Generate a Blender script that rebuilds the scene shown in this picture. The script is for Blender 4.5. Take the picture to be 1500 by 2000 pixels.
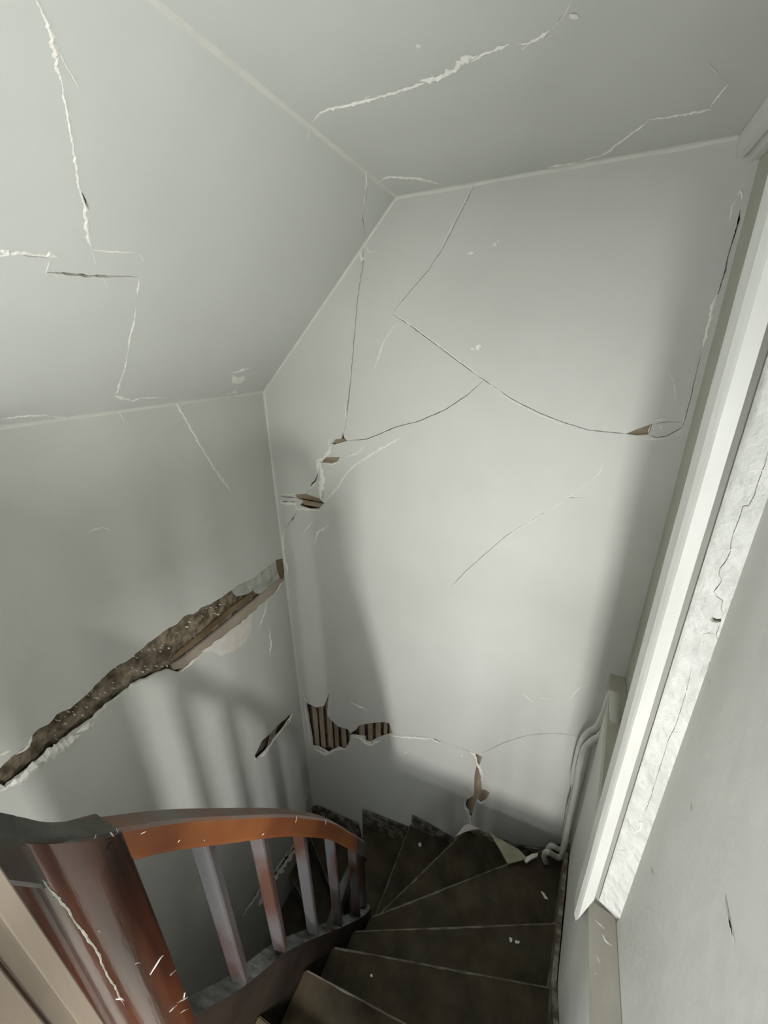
import bpy, bmesh, math, random
from mathutils import Vector, Matrix, noise
from mathutils.geometry import delaunay_2d_cdt
from mathutils.bvhtree import BVHTree
random.seed(7)
for o in list(bpy.data.objects): bpy.data.objects.remove(o)
scene = bpy.context.scene
C = scene.collection

# ------------------------------------------------------------------ camera
F = 793.0
def V(*a): return Vector(a)
dn = V(33, -2011, -F).normalized(); ZC = -dn
YC = V(388, 314, -F).normalized(); YC = (YC - ZC * YC.dot(ZC)).normalized(); XC = YC.cross(ZC)
RC = Matrix((XC, YC, ZC))                       # camera axes -> world axes
cam = bpy.data.cameras.new('camera'); co = bpy.data.objects.new('camera', cam); C.objects.link(co)
cam.sensor_fit = 'HORIZONTAL'; cam.sensor_width = 36; cam.lens = F / 1500 * 36
cam.clip_start = 0.01; co.matrix_world = RC.to_4x4(); scene.camera = co
def ray(u, v): return (RC @ V(u - 750, 1000 - v, -F)).normalized()

# ------------------------------------------------------------------ light
scene.view_settings.view_transform = 'Standard'; scene.view_settings.look = 'None'
scene.view_settings.gamma = 1; scene.view_settings.exposure = 0.12
w = bpy.data.worlds.new('world'); scene.world = w; w.use_nodes = True
w.node_tree.nodes['Background'].inputs[0].default_value = (.80, .90, 1, 1)
w.node_tree.nodes['Background'].inputs[1].default_value = 1.0
def area(name, loc, target, sx, sy, power, col):
    l = bpy.data.lights.new(name, 'AREA'); l.shape = 'RECTANGLE'; l.size = sx; l.size_y = sy
    l.energy = power; l.color = col
    o = bpy.data.objects.new(name, l); C.objects.link(o); o.location = loc
    o.rotation_euler = (Vector(target) - Vector(loc)).to_track_quat('-Z', 'Y').to_euler(); return o
area('window_daylight', (.08, -1.90, -.35), (-.3, 1.5, -1.2), .30, .30, 82, (1, .99, .97))
area('right_wall_fill_lamp', (-1.46, -.93, -.85), (.25, .1, -.6), .6, 1.0, 38, (.94, .97, 1))  # added lamp that brightens the right wall from an invented side opening

area('left_wall_streak_lamp', (.60, -.44, -.20), (-1.28, .9, -1.5), .10, .30, 50, (1, .99, .97))  # added lamp that throws the baluster streaks onto the left wall
area('slope_fill_lamp', (.60, -.60, -.90), (-1.1, .9, -.1), .45, .10, 27, (1, 1, .98))  # added fill lamp, aimed up past the sill to brighten the slope

# ------------------------------------------------------------------ materials
def mat(name, base, rough=.6, base2=None, scale=8, bump=.1, bscale=30, detail=4, spec=.5, stretch=None, dust=None, dustamt=.5, bdist=.004, coat=0, thr=(.35, .65)):
    m = bpy.data.materials.new(name); m.use_nodes = True; nt = m.node_tree; N = nt.nodes; L = nt.links
    b = N['Principled BSDF']; b.inputs['Roughness'].default_value = rough
    b.inputs['Specular IOR Level'].default_value = spec; b.inputs['Coat Weight'].default_value = coat
    tc = N.new('ShaderNodeTexCoord'); mp = N.new('ShaderNodeMapping'); L.new(tc.outputs['Object'], mp.inputs[0])
    if stretch: mp.inputs['Scale'].default_value = stretch
    n = N.new('ShaderNodeTexNoise'); n.inputs['Scale'].default_value = scale; n.inputs['Detail'].default_value = detail
    L.new(mp.outputs[0], n.inputs[0])
    cr = N.new('ShaderNodeValToRGB'); L.new(n.outputs[0], cr.inputs[0])
    cr.color_ramp.elements[0].position = thr[0]; cr.color_ramp.elements[1].position = thr[1]
    cr.color_ramp.elements[0].color = (*base, 1); cr.color_ramp.elements[1].color = (*(base2 or base), 1)
    out = cr.outputs[0]
    if dust:
        g = N.new('ShaderNodeNewGeometry'); s = N.new('ShaderNodeSeparateXYZ'); L.new(g.outputs['Normal'], s.inputs[0])
        mr = N.new('ShaderNodeMapRange'); L.new(s.outputs[2], mr.inputs[0]); mr.inputs[1].default_value = .1; mr.inputs[2].default_value = .5
        n2 = N.new('ShaderNodeTexNoise'); n2.inputs['Scale'].default_value = 11; n2.inputs['Detail'].default_value = 6; n2.inputs['Roughness'].default_value = .65
        L.new(tc.outputs['Object'], n2.inputs[0])
        c2 = N.new('ShaderNodeMapRange'); L.new(n2.outputs[0], c2.inputs[0]); c2.inputs[1].default_value = .33; c2.inputs[2].default_value = .68
        mu = N.new('ShaderNodeMath'); mu.operation = 'MULTIPLY'; L.new(mr.outputs[0], mu.inputs[0]); L.new(c2.outputs[0], mu.inputs[1])
        m2 = N.new('ShaderNodeMath'); m2.operation = 'MULTIPLY'; m2.inputs[1].default_value = dustamt; L.new(mu.outputs[0], m2.inputs[0])
        mx = N.new('ShaderNodeMix'); mx.data_type = 'RGBA'; L.new(m2.outputs[0], mx.inputs['Factor'])
        L.new(out, mx.inputs['A']); mx.inputs['B'].default_value = (*dust, 1); out = mx.outputs['Result']
    L.new(out, b.inputs['Base Color'])
    nb = N.new('ShaderNodeTexNoise'); nb.inputs['Scale'].default_value = bscale; nb.inputs['Detail'].default_value = 5
    L.new(mp.outputs[0], nb.inputs[0]); bp = N.new('ShaderNodeBump'); bp.inputs['Strength'].default_value = bump; bp.inputs['Distance'].default_value = bdist
    L.new(nb.outputs[0], bp.inputs['Height']); L.new(bp.outputs[0], b.inputs['Normal'])
    return m
M_wall = mat('painted_plaster', (.615, .62, .58), .5, (.65, .655, .615), 3, .25, 5, bdist=.03, spec=.35)
M_ceil = mat('ceiling_paint', (.64, .655, .62), .55, (.67, .685, .65), 3, .2, 5, bdist=.02, spec=.3)
M_plast = mat('bare_white_plaster', (.92, .91, .86), .8, (.84, .82, .76), 60, .5, 90)
M_pink = mat('bare_skim_plaster', (.80, .77, .71), .85, (.73, .69, .63), 25, .4, 60)
M_gloss = mat('white_gloss_paint', (.73, .735, .70), .32, (.69, .69, .65), 20, .35, 45, stretch=(1, 1, .25), bdist=.004)
M_rough = mat('crackled_white_paint', (.74, .75, .72), .4, (.64, .65, .62), 30, .8, 34, bdist=.012)
M_beige = mat('dusty_ledge', (.27, .26, .215), .7, (.34, .325, .28), 14, .4, 40, stretch=(1, .4, 1))
M_panel = mat('beige_panel', (.44, .43, .36), .5, (.48, .47, .40), 8, .2, 20)
M_lath = mat('old_lath_wood', (.24, .18, .12), .85, (.40, .32, .24), 40, .6, 60, stretch=(1, 1, .15))
M_lathh = mat('old_lath_wood_level', (.22, .165, .10), .85, (.38, .30, .22), 40, .6, 60, stretch=(.15, .3, 1))
M_earth = mat('earth_mortar', (.09, .065, .04), .95, (.34, .28, .20), 28, .9, 60, detail=8, bdist=.01)
M_core = mat('dark_wall_core', (.10, .075, .05), .95, (.20, .16, .12), 20, .5, 40)
M_tread = mat('worn_tread_wood', (.018, .012, .005), .65, (.046, .031, .013), 9, .35, 30, dust=(.12, .11, .075), dustamt=.32, spec=.3)
M_edge = mat('worn_nosing_wood', (.07, .06, .045), .6, (.20, .18, .14), 22, .3, 30)
M_string = mat('dusty_string_wood', (.010, .007, .005), .8, (.022, .015, .010), 9, .3, 30, spec=.15, dust=(.27, .29, .28), dustamt=.9)
M_rail = mat('varnished_rail_wood', (.10, .030, .012), .33, (.21, .078, .026), 14, .25, 60, stretch=(1, .25, .25), dust=(.10, .10, .097), dustamt=1.0, spec=.6)
M_newel = mat('varnished_newel_wood', (.013, .006, .005), .24, (.085, .026, .012), 18, .22, 60, stretch=(1, 1, .12), dust=(.08, .08, .08), dustamt=.8, spec=.6, coat=.25)
M_bal = mat('dusty_baluster_wood', (.050, .022, .015), .36, (.072, .070, .072), 7, .25, 50, stretch=(1, 1, .5), dust=(.2, .2, .2), dustamt=.6, spec=.6, thr=(.42, .58))
M_pine = mat('pale_bounce_boards', (.66, .63, .56), .8, (.74, .71, .64), 20, .3, 50, stretch=(1, 1, .08))  # unseen landing floor, made pale to bounce light onto slope and ceiling
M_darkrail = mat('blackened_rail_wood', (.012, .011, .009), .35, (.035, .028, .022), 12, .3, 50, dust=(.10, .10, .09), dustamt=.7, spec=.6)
M_batten = mat('raw_batten_wood', (.15, .12, .088), .8, (.20, .163, .122), 20, .3, 50, stretch=(1, 1, .08))
M_pipe = mat('white_pipe_paint', (.62, .62, .57), .4, (.55, .55, .50), 20, .2, 40, dust=(.35, .34, .30), dustamt=.3)
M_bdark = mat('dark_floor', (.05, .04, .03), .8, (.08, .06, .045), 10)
M_brass = mat('clip_plastic', (.8, .8, .76), .4)

# ------------------------------------------------------------------ helpers
def obj(name, bm, m, parent=None, kind=None, smooth=False, recalc=True):
    if recalc: bmesh.ops.recalc_face_normals(bm, faces=bm.faces)
    me = bpy.data.meshes.new(name); bm.to_mesh(me); bm.free()
    for mm in (m if isinstance(m, (list, tuple)) else [m]): me.materials.append(mm)
    if smooth:
        for p in me.polygons: p.use_smooth = True
    o = bpy.data.objects.new(name, me); C.objects.link(o)
    if parent: o.parent = parent
    elif kind: o['kind'] = kind
    return o
def thing(name, label, cat, loc=(0, 0, 0), group=None):
    o = bpy.data.objects.new(name, None); C.objects.link(o); o.location = loc
    o.empty_display_size = .05; o['label'] = label; o['category'] = cat
    if group: o['group'] = group
    return o
def tag(o, label, cat, group=None):
    o['label'] = label; o['category'] = cat
    if group: o['group'] = group
    return o
def local(o, parent):      # child meshes are built in world coordinates; keep them there
    o.parent = parent; o.matrix_parent_inverse = Matrix.Translation(parent.location).inverted(); return o
def prism(bm, plan, z0, z1, mi=0):
    """plan polygon [(x,y)], z0/z1 number or list per point"""
    n = len(plan)
    a = [bm.verts.new((p[0], p[1], z0[i] if isinstance(z0, (list, tuple)) else z0)) for i, p in enumerate(plan)]
    b = [bm.verts.new((p[0], p[1], z1[i] if isinstance(z1, (list, tuple)) else z1)) for i, p in enumerate(plan)]
    fs = [bm.faces.new(a[::-1]), bm.faces.new(b)]
    for i in range(n): fs.append(bm.faces.new((a[i], a[(i + 1) % n], b[(i + 1) % n], b[i])))
    for f in fs: f.material_index = mi
    return fs
def box(bm, x0, x1, y0, y1, z0, z1): return prism(bm, [(x0, y0), (x1, y0), (x1, y1), (x0, y1)], z0, z1)
def bevel(bm, w, seg=2):
    bmesh.ops.bevel(bm, geom=list(bm.edges), offset=w, segments=seg, affect='EDGES', clamp_overlap=True)
def tube(bm, pts, r, n=10, closed_ends=True):
    pts = [Vector(p) for p in pts]; rings = []
    up = None
    for i, p in enumerate(pts):
        t = (pts[min(i + 1, len(pts) - 1)] - pts[max(i - 1, 0)]).normalized()
        if up is None: up = t.orthogonal().normalized()
        up = (up - t * up.dot(t)).normalized(); s = t.cross(up)
        rings.append([bm.verts.new(p + (up * math.cos(a) + s * math.sin(a)) * r) for a in [2 * math.pi * k / n for k in range(n)]])
    for A, B in zip(rings, rings[1:]):
        for k in range(n): bm.faces.new((A[k], A[(k + 1) % n], B[(k + 1) % n], B[k]))
    if closed_ends: bm.faces.new(rings[0][::-1]); bm.faces.new(rings[-1])
def smoothpath(pts, k=6):
    pts = [Vector(p) for p in pts]; out = []
    for i in range(len(pts) - 1):
        p0 = pts[max(i - 1, 0)]; p1 = pts[i]; p2 = pts[i + 1]; p3 = pts[min(i + 2, len(pts) - 1)]
        for j in range(k):
            t = j / k
            out.append(.5 * ((2 * p1) + (p2 - p0) * t + (2 * p0 - 5 * p1 + 4 * p2 - p3) * t * t + (3 * p1 - p0 - 3 * p2 + p3) * t ** 3))
    out.append(pts[-1]); return out
def sweep(bm, pts, section, vscale=None):
    """section [(lateral, vertical)]; lateral is horizontal, to the right of travel"""
    rings = []
    for i, p in enumerate(pts):
        t = pts[min(i + 1, len(pts) - 1)] - pts[max(i - 1, 0)]
        h = Vector((t.x, t.y, 0)).normalized(); lat = Vector((h.y, -h.x, 0))
        k = vscale[i] if vscale else 1
        rings.append([bm.verts.new(p + lat * a + Vector((0, 0, b * k))) for a, b in section])
    n = len(section)
    for A, B in zip(rings, rings[1:]):
        for k in range(n): bm.faces.new((A[k], A[(k + 1) % n], B[(k + 1) % n], B[k]))
    bm.faces.new(rings[0][::-1]); bm.faces.new(rings[-1])

# ---- plaster surfaces with real holes
class Plane:
    def __init__(s, o, u, v):
        s.o = Vector(o); s.u = Vector(u).normalized(); s.v = Vector(v).normalized(); s.n = s.u.cross(s.v)
    def to2(s, p): d = Vector(p) - s.o; return Vector((d.dot(s.u), d.dot(s.v)))
    def hit(s, px):
        r = ray(*px); t = s.o.dot(s.n) / r.dot(s.n); return s.to2(r * t)
    def P(s, q, h=0): return s.o + s.u * q[0] + s.v * q[1] + s.n * h      # n faces the room
def densify(pts, step=7):
    out = []
    for a, b in zip(pts, pts[1:]):
        n = max(1, int(math.dist(a[:2], b[:2]) / step))
        for i in range(n):
            t = i / n; out.append(tuple(a[k] + (b[k] - a[k]) * t for k in range(len(a))))
    out.append(pts[-1]); return out
def line_poly(pts, w, jag=.5, taper=True, step=6, wander=.8):
    """outline in photograph units of a polyline of width w; a point may carry its own width"""
    pts = [p if len(p) == 3 else (p[0], p[1], w) for p in pts]
    d = densify(pts, step); n = len(d); L = []; R = []
    for i, p in enumerate(d):
        a = d[max(i - 1, 0)]; b = d[min(i + 1, n - 1)]
        tx, ty = b[0] - a[0], b[1] - a[1]; q = math.hypot(tx, ty) or 1; nx, ny = -ty / q, tx / q
        k = min(1, min(i, n - 1 - i) / 4 + .15) if taper else 1
        ww = p[2] * k / 2; s = random.uniform(-wander, wander) * min(1, p[2] / 3)
        l = ww * (1 + random.uniform(-jag, jag)); r = ww * (1 + random.uniform(-jag, jag))
        L.append((p[0] + nx * (l + s), p[1] + ny * (l + s))); R.append((p[0] - nx * (r - s), p[1] - ny * (r - s)))
    return L + R[::-1], L, R
def rough_poly(poly, step=9, amp=1.3):
    d = densify(list(poly) + [poly[0]], step)[:-1]
    return [(x + random.uniform(-amp, amp), y + random.uniform(-amp, amp)) for x, y in d]
def plaster_sheet(name, pl, outer, holes=(), depth=.012, mats=None, ribbons=(), patches=(), back=.04):
    """outer: 3-D corner points; holes/ribbons/patches in photograph units, thrown onto the wall's plane"""
    vs = []; faces = []
    def add(poly2): i = len(vs); vs.extend(poly2); faces.append(list(range(i, len(vs))))
    add([pl.to2(p) for p in outer])
    for h in holes: add([pl.hit(p) for p in h])
    eds = [(f[i], f[(i + 1) % len(f)]) for f in faces for i in range(len(f))]
    V2, _, Fc, _, _, _ = delaunay_2d_cdt(vs, eds, [], 0, 1e-6)
    polys = []
    for f in faces:
        q = [vs[i] for i in f]; polys.append((q, min(p.x for p in q), max(p.x for p in q), min(p.y for p in q), max(p.y for p in q)))
    def inside(c, k):
        q, x0, x1, y0, y1 = polys[k]
        if not (x0 <= c.x <= x1 and y0 <= c.y <= y1): return False
        wn = 0; pa = q[-1]
        for pb in q:
            if (pa.y <= c.y) != (pb.y <= c.y):
                if pa.x + (c.y - pa.y) / (pb.y - pa.y) * (pb.x - pa.x) > c.x: wn += 1 if pb.y > pa.y else -1
            pa = pb
        return wn != 0
    keep = []; drop = []
    for f in Fc:
        c = (V2[f[0]] + V2[f[1]] + V2[f[2]]) / 3
        if not inside(c, 0): continue
        (drop if any(inside(c, k) for k in range(1, len(polys))) else keep).append(f)
    bm = bmesh.new(); bv = {}
    def vt(i, d=0):
        if (i, d) not in bv: bv[(i, d)] = bm.verts.new(pl.P(V2[i], -d))
        return bv[(i, d)]
    de = set()
    for f in drop:
        for a, b in zip(f, f[1:] + f[:1]): de.add(frozenset((a, b)))
    for f in keep:
        try: q = bm.faces.new([vt(i) for i in f])
        except ValueError: continue
        q.normal_update()
        if q.normal.dot(pl.n) < 0: q.normal_flip()
    for f in keep:
        for a, b in zip(f, f[1:] + f[:1]):
            if frozenset((a, b)) in de:
                try: q = bm.faces.new((vt(a), vt(b), vt(b, depth), vt(a, depth))); q.material_index = 1
                except ValueError: pass
    # solid core behind the plaster
    if back:
        o2 = [pl.to2(p) for p in outer]; a = [bm.verts.new(pl.P(q, -back)) for q in o2]; b = [bm.verts.new(pl.P(q, -back - .05)) for q in o2]
        bm.faces.new(a).material_index = 2; bm.faces.new(b[::-1]).material_index = 2
        t = [bm.verts.new(pl.P(q, 0)) for q in o2]
        for i in range(len(a)):
            j = (i + 1) % len(a)
            bm.faces.new((a[i], b[i], b[j], a[j])).material_index = 2; bm.faces.new((t[i], a[i], a[j], t[j])).material_index = 0
    # raised flaking ridges of white plaster along the cracks
    for pts, wd in ribbons:
        pts = [(p[0], p[1], p[2] * 1.2) if len(p) == 3 else p for p in pts]
        _, L, R = line_poly(pts, wd * 1.25 + .3, .55, step=5)
        P3 = []
        for l, rr in zip(L, R):
            c = ((l[0] + rr[0]) / 2, (l[1] + rr[1]) / 2)
            wv = (pl.hit(l) - pl.hit(rr)).length
            P3.append([bm.verts.new(pl.P(pl.hit(l), .0004)), bm.verts.new(pl.P(pl.hit(c), .0006 + wv * random.uniform(.1, .3))), bm.verts.new(pl.P(pl.hit(rr), .0004))])
        for A, B in zip(P3, P3[1:]):
            for k in (0, 1):
                q = bm.faces.new((A[k], A[k + 1], B[k + 1], B[k])); q.material_index = 1
                q.normal_update()
                if q.normal.dot(pl.n) < 0: q.normal_flip()
    for poly, mi in patches:
        pp = rough_poly(poly, 7, 1.6); q2 = [pl.hit(p) for p in pp]
        if sum(q2[i - 1].cross(q2[i]) for i in range(len(q2))) < 0: q2.reverse()
        r = delaunay_2d_cdt(q2, [], [list(range(len(q2)))], 1, 1e-6)
        pv = [bm.verts.new(pl.P(q, .0008)) for q in r[0]]
        for f in r[2]:
            q = bm.faces.new([pv[i] for i in f]); q.material_index = mi; q.normal_update()
            if q.normal.dot(pl.n) < 0: q.normal_flip()
    return obj(name, bm, mats or [M_wall, M_plast, M_core, M_pink], kind='structure', recalc=False)
def thin(pts, w=2.2, **k): return line_poly([(p[0], p[1], p[2] * .9) if len(p) == 3 else p for p in pts], w * .75, .45, **k)[0]

XL, YB, ZCEIL = -1.28, 1.5, .475        # left wall, back wall, ceiling
SX, SZ = -.63, -.158                     # where the slope meets ceiling / left wall
XR = .326; YR = -1.36; ZF = -4.6; ZL = -1.51

# ------------------------------------------------------------------ back wall
plB = Plane((0, YB, 0), (1, 0, 0), (0, 0, 1))
def z6(l): return [(480 + .28 * x, 780 + .28 * y) for x, y in l]
def z7(l): return [(480 + .3467 * x, 1320 + .3467 * y) for x, y in l]
lathL1 = z7([(338,150),(355,160),(400,178),(440,170),(468,95),(465,160),(458,215),(475,245),(520,285),(575,300),(590,325),(625,300),(640,280),(700,265),(780,260),(805,265),(820,300),(830,325),(780,340),(765,345),(720,365),(700,380),(678,370),(672,345),(600,335),(588,340),(585,365),(555,415),(520,405),(465,432),(400,400),(378,400),(372,340)])
holesB = [rough_poly(p, 12, .7) for p in [
    z6([(600,310),(625,280),(665,275),(680,225),(688,268),(712,292),(650,304),(615,318)]),
    z6([(515,425),(530,405),(655,405),(640,435),(600,445),(525,440)]),
    z6([(345,665),(420,660),(510,690),(547,725),(510,765),(440,765),(375,740),(400,710),(350,690)]),
    z6([(320,845),(330,820),(340,822),(328,855)]), lathL1,
    z7([(1055,350),(1095,365),(1130,385),(1100,380),(1065,365)]),
    z7([(1297,440),(1335,455),(1315,505),(1308,518),(1325,570),(1330,640),(1360,645),(1374,658),(1352,705),(1320,716),(1300,700),(1282,745),(1270,800),(1260,788),(1240,735),(1245,700),(1285,670),(1285,570),(1300,512),(1288,475)]),
    [(1222, 847), (1244, 838), (1264, 831), (1275, 827), (1271, 838), (1266, 849), (1245, 850)]]]
holesB += [line_poly(z6([(235,675),(290,682),(350,688)]), 3.6, .25)[0], line_poly(z6([(250,712),(300,716),(342,715)]), 4.5, .3)[0],
    thin(z6([(515,440),(500,480),(498,530),(485,570),(460,590),(435,640),(420,660)]), 3.4), thin(z6([(535,590),(538,650),(530,715)]), 2),
    thin(z6([(372,768),(345,800),(330,830),(300,870),(275,900)]), 2.4),
    thin([(712,478),(708,520),(700,570),(695,620),(690,680),(685,740),(678,800),(673,842)], 2.6),
    thin([(928,358),(915,385),(900,415),(880,455),(862,490),(835,530),(800,570),(775,600),(767,612)], 1.5),
    thin([(767,614),(800,635),(850,672),(900,710),(945,742),(1000,780),(1050,805),(1100,825),(1150,840),(1229,848)], 1.6),
    thin([(945,742),(915,770),(870,800),(820,822),(770,835),(735,850),(715,858),(680,861)], 1.7),
    thin([(1140,972),(1110,972),(1050,1010),(990,1045),(950,1080),(910,1115),(882,1145)], 1.2),
    thin([(765,1434),(800,1437),(845,1441)], 2), thin([(872,1453),(900,1462),(932,1474)], 2.2),
    thin([(940,1472),(985,1450),(1030,1436),(1080,1432),(1135,1438)], 1.9),
    thin([(1446,410,1),(1445,425,5),(1438,450,4),(1430,475,3),(1423,497,2),(1418,525,3.5),(1410,550,2.5),(1402,576,2)], 3, taper=False, wander=.4),
    thin([(1370,690),(1362,720),(1352,765),(1340,812),(1332,835),(1303,851),(1285,855),(1267,850)], 2), thin([(1275,829),(1300,824),(1333,824)], 1.2),
    thin([(1065,1363),(1082,1358)], 1.5), thin([(820,1255),(835,1240)], 1)]
ribB = [(z6([(600,270),(575,300),(580,330)]), 3), (z6([(590,320),(585,360),(560,400),(505,430),(500,520)]), 5), (z6([(520,445),(530,560),(525,640),(520,700)]), 7),
    (z6([(430,640),(470,600),(500,560)]), 3), (z6([(232,662),(300,668),(350,660)]), 2.5), (z6([(250,700),(245,720),(290,730),(345,732),(360,770)]), 4.5), (z6([(380,735),(360,775),(400,768),(440,772),(520,775)]), 3),
    (z6([(1090,262),(950,340),(850,400),(770,450),(700,520),(650,600),(600,660),(550,720)]), 2.2), (z6([(830,310),(810,350),(770,380),(700,400)]), 2.4), (z6([(655,445),(600,455),(540,450)]), 2),
    (z6([(690,0),(700,90),(690,200)]), 1.5), (z6([(585,870),(540,910),(500,925),(490,970),(475,1010)]), 3), (z6([(480,840),(410,920),(385,960)]), 2),
    (z6([(380,1080),(340,1120)]), 1.6), (z6([(275,905),(255,960),(265,1090),(290,1200),(270,1240)]), 3),
    ([(775,630),(750,665),(738,700),(730,720)], 1.7), ([(767,612),(800,633),(850,669),(900,706),(942,739)], 1.6), ([(928,352),(913,384),(898,413),(878,453),(860,488)], 1.2),
    ([(950,745),(1002,784),(1050,809),(1100,829)], 1.2), ([(1183,898),(1170,925),(1158,937)], 1.5), ([(1158,937),(1110,972),(1050,1011),(990,1046)], .9),
    ([(714,480),(722,492),(735,490)], 3), ([(703,490),(706,510),(712,500)], 5), ([(760,1437),(800,1441),(845,1444)], 1.8), (z7([(600,345),(640,350),(690,385),(715,388),(770,355)]), 5),
    (z7([(385,410),(440,440),(470,438),(520,415),(575,415)]), 4.5), (z7([(330,145),(345,260),(372,400)]), 2.5), (z7([(1045,350),(1075,372),(1100,380)]), 4), (z7([(1265,430),(1290,445),(1300,500),(1320,520),(1335,570),(1325,590)]), 3.5),
    (z7([(1232,690),(1238,740),(1262,800),(1270,840),(1250,840)]), 4), (z7([(1300,712),(1325,722),(1355,708)]), 2.5), (z7([(585,150),(650,175),(690,200)]), 2), ([(1055,1362),(1066,1364)], 1.5),
    ([(1402,575),(1394,592),(1388,620),(1380,650),(1374,680)], 6), ([(1440,383),(1447,372),(1450,392)], 5), ([(1440,388),(1430,405),(1424,440)], 2.2), ([(1275,824),(1297,819),(1300,824)], 3), ([(1258,858),(1290,858),(1302,855)], 2.5), ([(1338,812),(1334,826)], 6),
    ([(1330,838),(1323,852)], 2.5), ([(1302,722),(1316,745),(1320,790)], 1.2), ([(1270,830),(1266,846)], 3), ([(1206,858),(1200,864)], 2), ([(1158,1333),(1164,1342)], 2), ([(1022,1355),(1040,1372)], 1.6),
    (z7([(320,80),(333,130),(345,160)]), 2), ([(1110,1368),(1130,1345),(1150,1334)], 1)]
def blob(x, y, r, sq=.6, n=9): return [(x + r * math.cos(a) * random.uniform(.6, 1.2), y + r * sq * math.sin(a) * random.uniform(.6, 1.2)) for a in [6.283 * k / n for k in range(n)]]
patB = [(blob(920, 495, 5), 1), (blob(965, 478, 4, 1), 1), (blob(973, 471, 2, 1), 1), (blob(924, 681, 5), 1), (blob(934, 678, 5, 1), 1), (blob(1290, 835, 3, 1), 1), (blob(903, 1476, 2, 1), 1), (blob(793, 1470, 3, 1), 1)]
outerB = [(XL, YB, ZF), (XR + .05, YB, ZF), (XR + .05, YB, ZCEIL), (SX, YB, ZCEIL), (XL, YB, SZ)]
wallB = plaster_sheet('wall_back', plB, outerB, holesB, .010, ribbons=ribB, patches=patB)
def lath(pl, c, along, length, width, parent, depth=.014, thick=.006, m=None, tilt=0, name='lath'):
    q = pl.hit(c); bm = bmesh.new(); a = Vector(along).normalized(); b = Vector((-a.y, a.x))
    n = 10; top = []
    for i in range(n + 1):
        t = (i / n - .5) * length; wob = random.uniform(-.0012, .0012)
        for s in (-1, 1):
            for d in (0, 1):
                p = q + a * t + b * (s * width / 2 + wob); top.append(bm.verts.new(pl.P(p, -depth - d * thick + (tilt * s * .5 if d == 0 else 0))))
    for i in range(n):
        k = i * 4; A = top[k:k + 4]; B = top[k + 4:k + 8]
        for x, y in ((0, 2), (2, 3), (3, 1), (1, 0)): bm.faces.new((A[x], A[y], B[y], B[x]))
    bm.faces.new((top[0], top[1], top[3], top[2])); bm.faces.new(top[-4:][0:1] + [top[-3], top[-1], top[-2]])
    return obj(name, bm, m or M_lath, parent)
for x, y, ln, wd, dp in [(614,1420,.36,.034,.014),(627,1422,.36,.032,.012),(641,1415,.42,.034,.015),(655,1435,.30,.026,.012),(669,1443,.22,.032,.016),(682,1436,.18,.022,.013),
                 (705,1424,.16,.034,.012),(721,1425,.22,.030,.015),(737,1424,.2,.030,.013),(751,1424,.18,.022,.016),(763,1424,.16,.022,.012)]:
    lath(plB, (x, y), (.02, 1), ln, wd, wallB, dp)
for x, y, ln in [(934,1483,.12),(924,1520,.34),(932,1515,.40),(941,1520,.34),(922,1570,.20),(944,1552,.14),(859,1447,.08)]: lath(plB, (x, y), (.05, 1), ln, .036 if ln > .3 else .05, wallB, random.uniform(.011, .016))
for x, y, ln, wd in [(660,862,.20,.024),(645,899,.22,.040),(604,973,.26,.026),(610,986,.26,.024),(562,980,.14,.020),(1256,841,.24,.07)]: lath(plB, (x, y), (1, -.03), ln, wd, wallB, .012, m=M_lathh)

# ------------------------------------------------------------------ left wall
plL = Plane((XL, 0, 0), (0, 1, 0), (0, 0, 1))
k5 = .41333
def z5(l): return [(k5 * p[0], 1050 + k5 * p[1], *p[2:]) for p in l]
up = z5([(1336,96),(1312,104),(1250,150),(1200,190),(1150,215),(1100,245),(1050,280),(1000,315),(950,330),(915,358),(870,370),(840,405),(780,440),(700,500),(610,575),(550,610),(500,650),(450,695),(400,750),(330,810),(290,820),(265,838),(230,880),(180,905),(155,930),(145,980),(80,1020),(0,1085)]) + [(-70, 1548)]
lo = z5([(1350,150),(1345,200),(1300,265),(1250,305),(1200,350),(1150,395),(1100,440),(1030,490),(960,545),(930,570),(890,605),(850,640),(800,625),(720,655),(650,685),(580,740),(510,790),(430,870),(340,930),(250,1000),(190,1050),(120,1110),(30,1180),(0,1165)]) + [(-70, 1580)]
gash = rough_poly(up, 1e9, 0) + lo[::-1]
gash = rough_poly(gash, 9, 1.5)
holesL = [gash, rough_poly(z5([(1385,825),(1370,870),(1300,950),(1260,1010),(1215,1050),(1203,1035),(1240,960),(1310,890)]), 10, .8),
    [(602,1532),(605,1521),(609,1518),(607,1530),(603,1541)], thin([(474,1788,2),(490,1765,5),(508,1738,5),(530,1710,3),(545,1688,4),(575,1648,3)], 4, taper=False), thin([(520,1735,4),(545,1700,7),(565,1672,7),(590,1640,5)], 5),
    thin([(325,777),(332,783)], 2), thin(z5([(1290,547),(1320,542),(1345,537)]), 1.4), thin([(240,804),(243,823)], .8)]
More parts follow.
